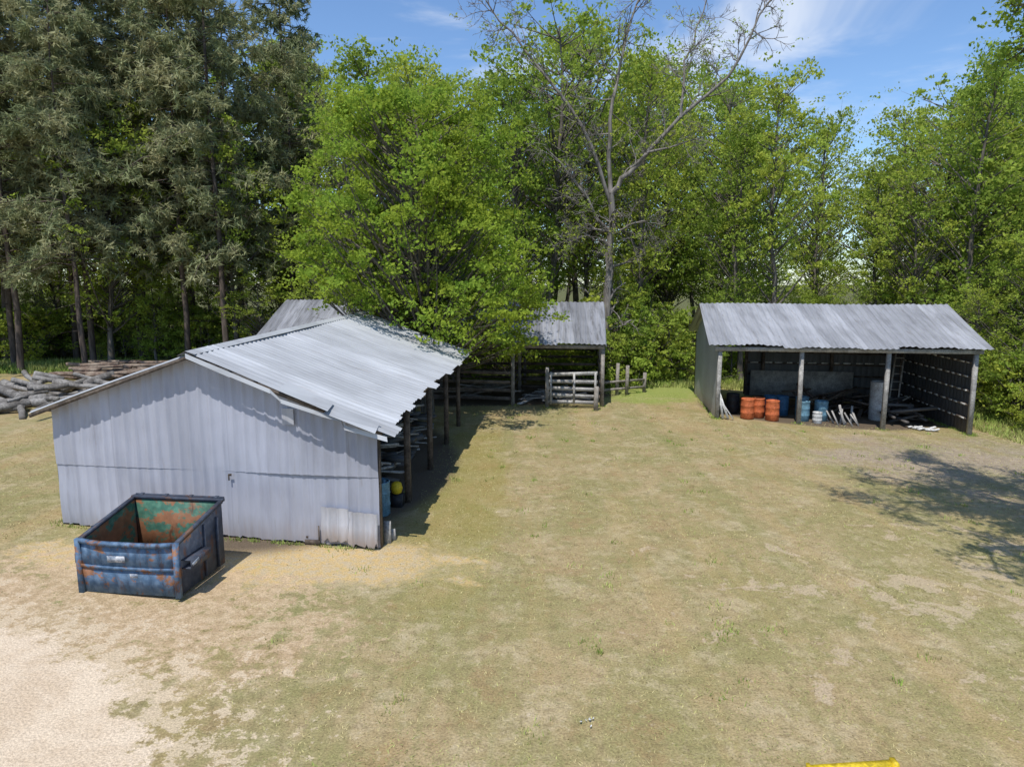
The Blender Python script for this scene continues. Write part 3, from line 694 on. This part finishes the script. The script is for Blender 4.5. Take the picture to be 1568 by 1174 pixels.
# ------------------------------------------------------------------ dumpster
def mat_dump(name,c,rust,pale,amt,dk=.8):
    t=NT(name); co=t.coord(); n=t.noise(t.mapping(co,(1,1,1.3)),1.9,6,.7); n2=t.noise(co,7,4); n3=t.noise(t.mapping(co,(1,1,.35)),4,5,.7)
    cc=t.mix(t.ramp(n2,.4,.7,0,.6),c,pale); cc=t.mix(t.ramp(n,amt,amt+.06),cc,rust)
    cc=t.mix(t.ramp(n3,.56,.66,0,dk),cc,(.10,.045,.025)); cc=t.mul(cc,t.ramp(n2,.2,.8,.75,1.2))
    return t.done(t.bsdf(cc,.65,.0,.3,n,.2))
DBL=mat_dump('blue_rusted_paint',(.075,.14,.235),(.25,.12,.065),(.16,.23,.32),.53,.65)
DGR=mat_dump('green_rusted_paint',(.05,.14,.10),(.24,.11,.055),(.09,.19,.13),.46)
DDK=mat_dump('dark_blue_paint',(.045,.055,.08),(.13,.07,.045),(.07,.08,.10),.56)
DEC=mat_mottle('faded_decal',(.18,.22,.28),(.55,.56,.58),9,.7)
dump=empty('dumpster')
d0=np.array([-8.07,12.22]); d1=np.array([-6.22,11.98]); dx_=(d1-d0)/np.linalg.norm(d1-d0); DW=np.linalg.norm(d1-d0); dy_=np.array([-dx_[1],dx_[0]]); gz=gh(-7.1,12.5)+.03
def LD(s,t,z): p=d0+dx_*s+dy_*t; return (p[0],p[1],gz+z)
DD=1.55; hf,hb=1.03,1.34; th=.035
m=M()
def panel(m,pts): m.add(pts,[[0,1,2,3],[7,6,5,4],[0,4,5,1],[1,5,6,2],[2,6,7,3],[3,7,4,0]])
n=8; bow=lambda s:-.12*math.sin(math.pi*s/DW)-.02*math.sin(5*s)
for i in range(n):
    s0,s1=DW*i/n,DW*(i+1)/n
    for (z0,z1,o0,o1) in ((0,.55,0.0,-.05),(.55,hf,-.05,-.02)):
        panel(m,[LD(s0,bow(s0)*z0/hf+o0,z0),LD(s1,bow(s1)*z0/hf+o0,z0),LD(s1,bow(s1)*z1/hf+o1,z1),LD(s0,bow(s0)*z1/hf+o1,z1),
                 LD(s0,bow(s0)*z0/hf+o0+th,z0),LD(s1,bow(s1)*z0/hf+o0+th,z0),LD(s1,bow(s1)*z1/hf+o1+th,z1),LD(s0,bow(s0)*z1/hf+o1+th,z1)])
m.obj('front_panel',DBL,dump)
m=M()
for i in range(n):
    s0,s1=DW*i/n,DW*(i+1)/n
    m.beam(LD(s0,bow(s0)-.04,hf),LD(s1+.005,bow(s1)-.04,hf),.075,.07)
    m.beam(LD(s0,bow(s0)*.5-.055,.55),LD(s1+.005,bow(s1)*.5-.055,.55),.03,.06)
m.beam(LD(-.05,-.03,0),LD(-.05,-.03,hf+.03),.09,.09); m.beam(LD(DW+.05,-.03,0),LD(DW+.05,-.03,hf+.03),.09,.09)
m.obj('front_rim',DBL,dump)
m=M()
for s in (-.03,DW+.03):
    a=th/2 
    panel(m,[LD(s-a,.03,0.02),LD(s-a,DD,.02),LD(s-a,DD,hb),LD(s-a,.03,hf),LD(s+a,.03,.02),LD(s+a,DD,.02),LD(s+a,DD,hb),LD(s+a,.03,hf)])
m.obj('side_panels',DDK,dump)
m=M()
s=-.03+th/2+.004; m.add([LD(s,.05,.05),LD(s,DD-.02,.05),LD(s,DD-.02,hb-.01),LD(s,.05,hf-.01)],[[0,1,2,3]])
s=DW+.03-th/2-.004; m.add([LD(s,.05,.05),LD(s,DD-.02,.05),LD(s,DD-.02,hb-.01),LD(s,.05,hf-.01)],[[0,1,2,3]])
m.beam(LD(-.02,DD+.02,hb/2),LD(DW+.02,DD+.02,hb/2),.04,hb-.03)
m.add([LD(.0,.0,.06),LD(DW,.0,.06),LD(DW,DD,.06),LD(.0,DD,.06)],[[0,1,2,3]])
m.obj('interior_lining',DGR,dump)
m=M()
m.beam(LD(-.04,0,hf+.0),LD(-.04,DD,hb),.08,.06); m.beam(LD(DW+.04,0,hf),LD(DW+.04,DD,hb),.08,.06); m.beam(LD(-.08,DD+.03,hb+.02),LD(DW+.08,DD+.03,hb+.02),.1,.06)
m.tube([LD(-.05,DD+.1,hb+.05),LD(DW+.05,DD+.1,hb+.05)],[.022,.022],8,cap=True)
for s in (.1,.65,1.2,DW-.1): m.beam(LD(s-.04,DD+.08,hb+.05),LD(s+.04,DD+.08,hb+.05),.08,.06)
for s in (-.15,DW+.15):
    for z in (.52,.68): m.beam(LD(s,.1,z),LD(s,.75,z),.19,.02)
    m.beam(LD(s+(.1 if s>0 else -.1),.1,.6),LD(s+(.1 if s>0 else -.1),.75,.6),.02,.18)
for t in (.85,1.3):
    m.beam(LD(DW+.07,t,.05),LD(DW+.07,t,1.1),.05,.05); m.beam(LD(-.07,t,.05),LD(-.07,t,1.1),.05,.05)
for s in (.15,DW-.15): m.beam(LD(s,.05,-.01),LD(s,DD,-.01),.1,.07)
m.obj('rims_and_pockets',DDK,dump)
m=M(); m.beam(LD(.62,-.155,.74),LD(.98,-.165,.755),.004,.12); m.beam(LD(1.05,-.155,.44),LD(1.2,-.15,.44),.004,.08); m.obj('faded_decals',DEC,dump)
m=M(); m.beam(LD(DW+.27,.12,.60),LD(DW+.27,.32,.64),.012,.06); m.obj('side_decal',DEC,dump)

# ------------------------------------------------------------------ logs, fence, odds and ends
LOG=mat_mottle('weathered_log',(.115,.105,.095),(.26,.245,.225),1.8,.95,.6)
rs=R(44); m=M()
for i in range(64):
    lay=i//34; x=rs.uniform(-27,-18.4)+.3*lay; y=rs.uniform(26.4,34); z=gh(x,y)+.14+.28*lay+rs.rand()*.1; a=rs.normal(.1,.8); L=rs.uniform(1.0,3.2)/2; r=rs.uniform(.07,.22)
    dz=rs.normal(0,.16); q=[(x+math.cos(a)*L*k+rs.normal(0,.06),y+math.sin(a)*L*k,z+dz*k+rs.normal(0,.03)) for k in (-1,-.4,.3,1)]
    m.tube(q,[r*1.05,r,r*.97,r*.85],9,cap=True)
m.obj('log_pile',LOG)
m=M(); rs=R(45)
for i in range(80):
    x=rs.uniform(-24,-14.5); y=rs.uniform(34.5,40); z=gh(x,y)+.08+rs.rand()*.6; a=rs.normal(-.1,.28); L=rs.uniform(1.2,4.0)/2
    m.beam((x-math.cos(a)*L,y-math.sin(a)*L,z),(x+math.cos(a)*L,y+math.sin(a)*L,z+rs.normal(0,.1)),rs.uniform(.12,.3),rs.uniform(.08,.2))
m.obj('timber_stack',mat_mottle('old_timber',(.15,.10,.075),(.30,.24,.185),1.5,.95,.5))
fence=empty('wooden_fence'); m=M()
for k,(x,y,h) in enumerate([(5.6,36.0,1.7),(6.1,35.9,1.6),(7.2,36.8,1.1)]): m.beam((x,y,-.1),(x+.03,y,h),.17,.17)
for z in (.35,.75): m.beam((4.8,35.4,z),(7.2,36.7,z-.02),.03,.13)
m.obj('posts_and_rails',WOOD,fence)
m=M()
p0,p1=(3.64,7.56),(4.74,7.66)
m.beam((*p0,.07),(*p1,.07),.09,.12); m.beam((3.62,7.56,.07),(3.66,7.56,.07),.13,.15); m.beam((4.70,7.66,.07),(4.76,7.66,.07),.13,.15)
m.obj('yellow_steel_beam',YE)
m=M(); rs=R(50)
for i in range(6):
    x,y=1.05+rs.normal(0,.06),8.6+rs.normal(0,.05); m.beam((x,y,.03),(x+rs.normal(0,.03),y+rs.normal(0,.03),.04+rs.rand()*.02),.025,.005)
m.obj('paper_scraps',WHITEW)

# ------------------------------------------------------------------ light, sky, camera
w=bpy.data.worlds.new('World'); scene.world=w; w.use_nodes=True; nt=w.node_tree; nt.nodes.clear()
out=nt.nodes.new('ShaderNodeOutputWorld'); bg=nt.nodes.new('ShaderNodeBackground'); sky=nt.nodes.new('ShaderNodeTexSky'); sky.sky_type='NISHITA'
sky.sun_disc=False; sky.sun_elevation=math.radians(64); sky.sun_rotation=math.radians(199); sky.air_density=1.0; sky.dust_density=.2; sky.ozone_density=2.5
tc=nt.nodes.new('ShaderNodeTexCoord'); mp=nt.nodes.new('ShaderNodeMapping'); mp.inputs['Scale'].default_value=(1,1,3.6); mp.inputs['Location'].default_value=(.3,0,.2)
nz=nt.nodes.new('ShaderNodeTexNoise'); nz.inputs['Scale'].default_value=2.6; nz.inputs['Detail'].default_value=6; nz.inputs['Roughness'].default_value=.6; nz.inputs['Distortion'].default_value=.5
mr=nt.nodes.new('ShaderNodeMapRange'); mr.interpolation_type='SMOOTHSTEP'; mr.inputs['From Min'].default_value=.50; mr.inputs['From Max'].default_value=.76; mr.inputs['To Max'].default_value=.7
tint=nt.nodes.new('ShaderNodeMix'); tint.data_type='RGBA'; tint.blend_type='MULTIPLY'; tint.inputs[0].default_value=1; tint.inputs[7].default_value=(1.12,1.28,1.45,1)
mx=nt.nodes.new('ShaderNodeMix'); mx.data_type='RGBA'; mx.inputs[7].default_value=(8.0,8.4,9.0,1)
L=nt.links.new
L(tc.outputs['Generated'],mp.inputs[0]); L(mp.outputs[0],nz.inputs['Vector']); L(nz.outputs['Fac'],mr.inputs['Value']); L(mr.outputs[0],mx.inputs[0]); L(sky.outputs[0],tint.inputs[6]); L(tint.outputs[2],mx.inputs[6]); L(mx.outputs[2],bg.inputs[0]); L(bg.outputs[0],out.inputs[0])
bg.inputs[1].default_value=.12
sl=bpy.data.lights.new('sun','SUN'); sl.energy=4.4; sl.angle=math.radians(.5); sl.color=(1,.96,.90)
so=bpy.data.objects.new('sun',sl); COL.objects.link(so); so.rotation_euler=Vector((.16,.46,-1)).to_track_quat('-Z','Y').to_euler(); so.location=(0,0,40)
cam=bpy.data.cameras.new('camera'); cam.lens=24; cam.sensor_width=36; cam.clip_end=3000
co=bpy.data.objects.new('camera',cam); co.location=(0,0,6); co.rotation_euler=(math.radians(90-8.5),0,0); COL.objects.link(co); scene.camera=co
scene.view_settings.view_transform='Standard'; scene.view_settings.look='None'; scene.view_settings.exposure=0
print('instances',cnt)
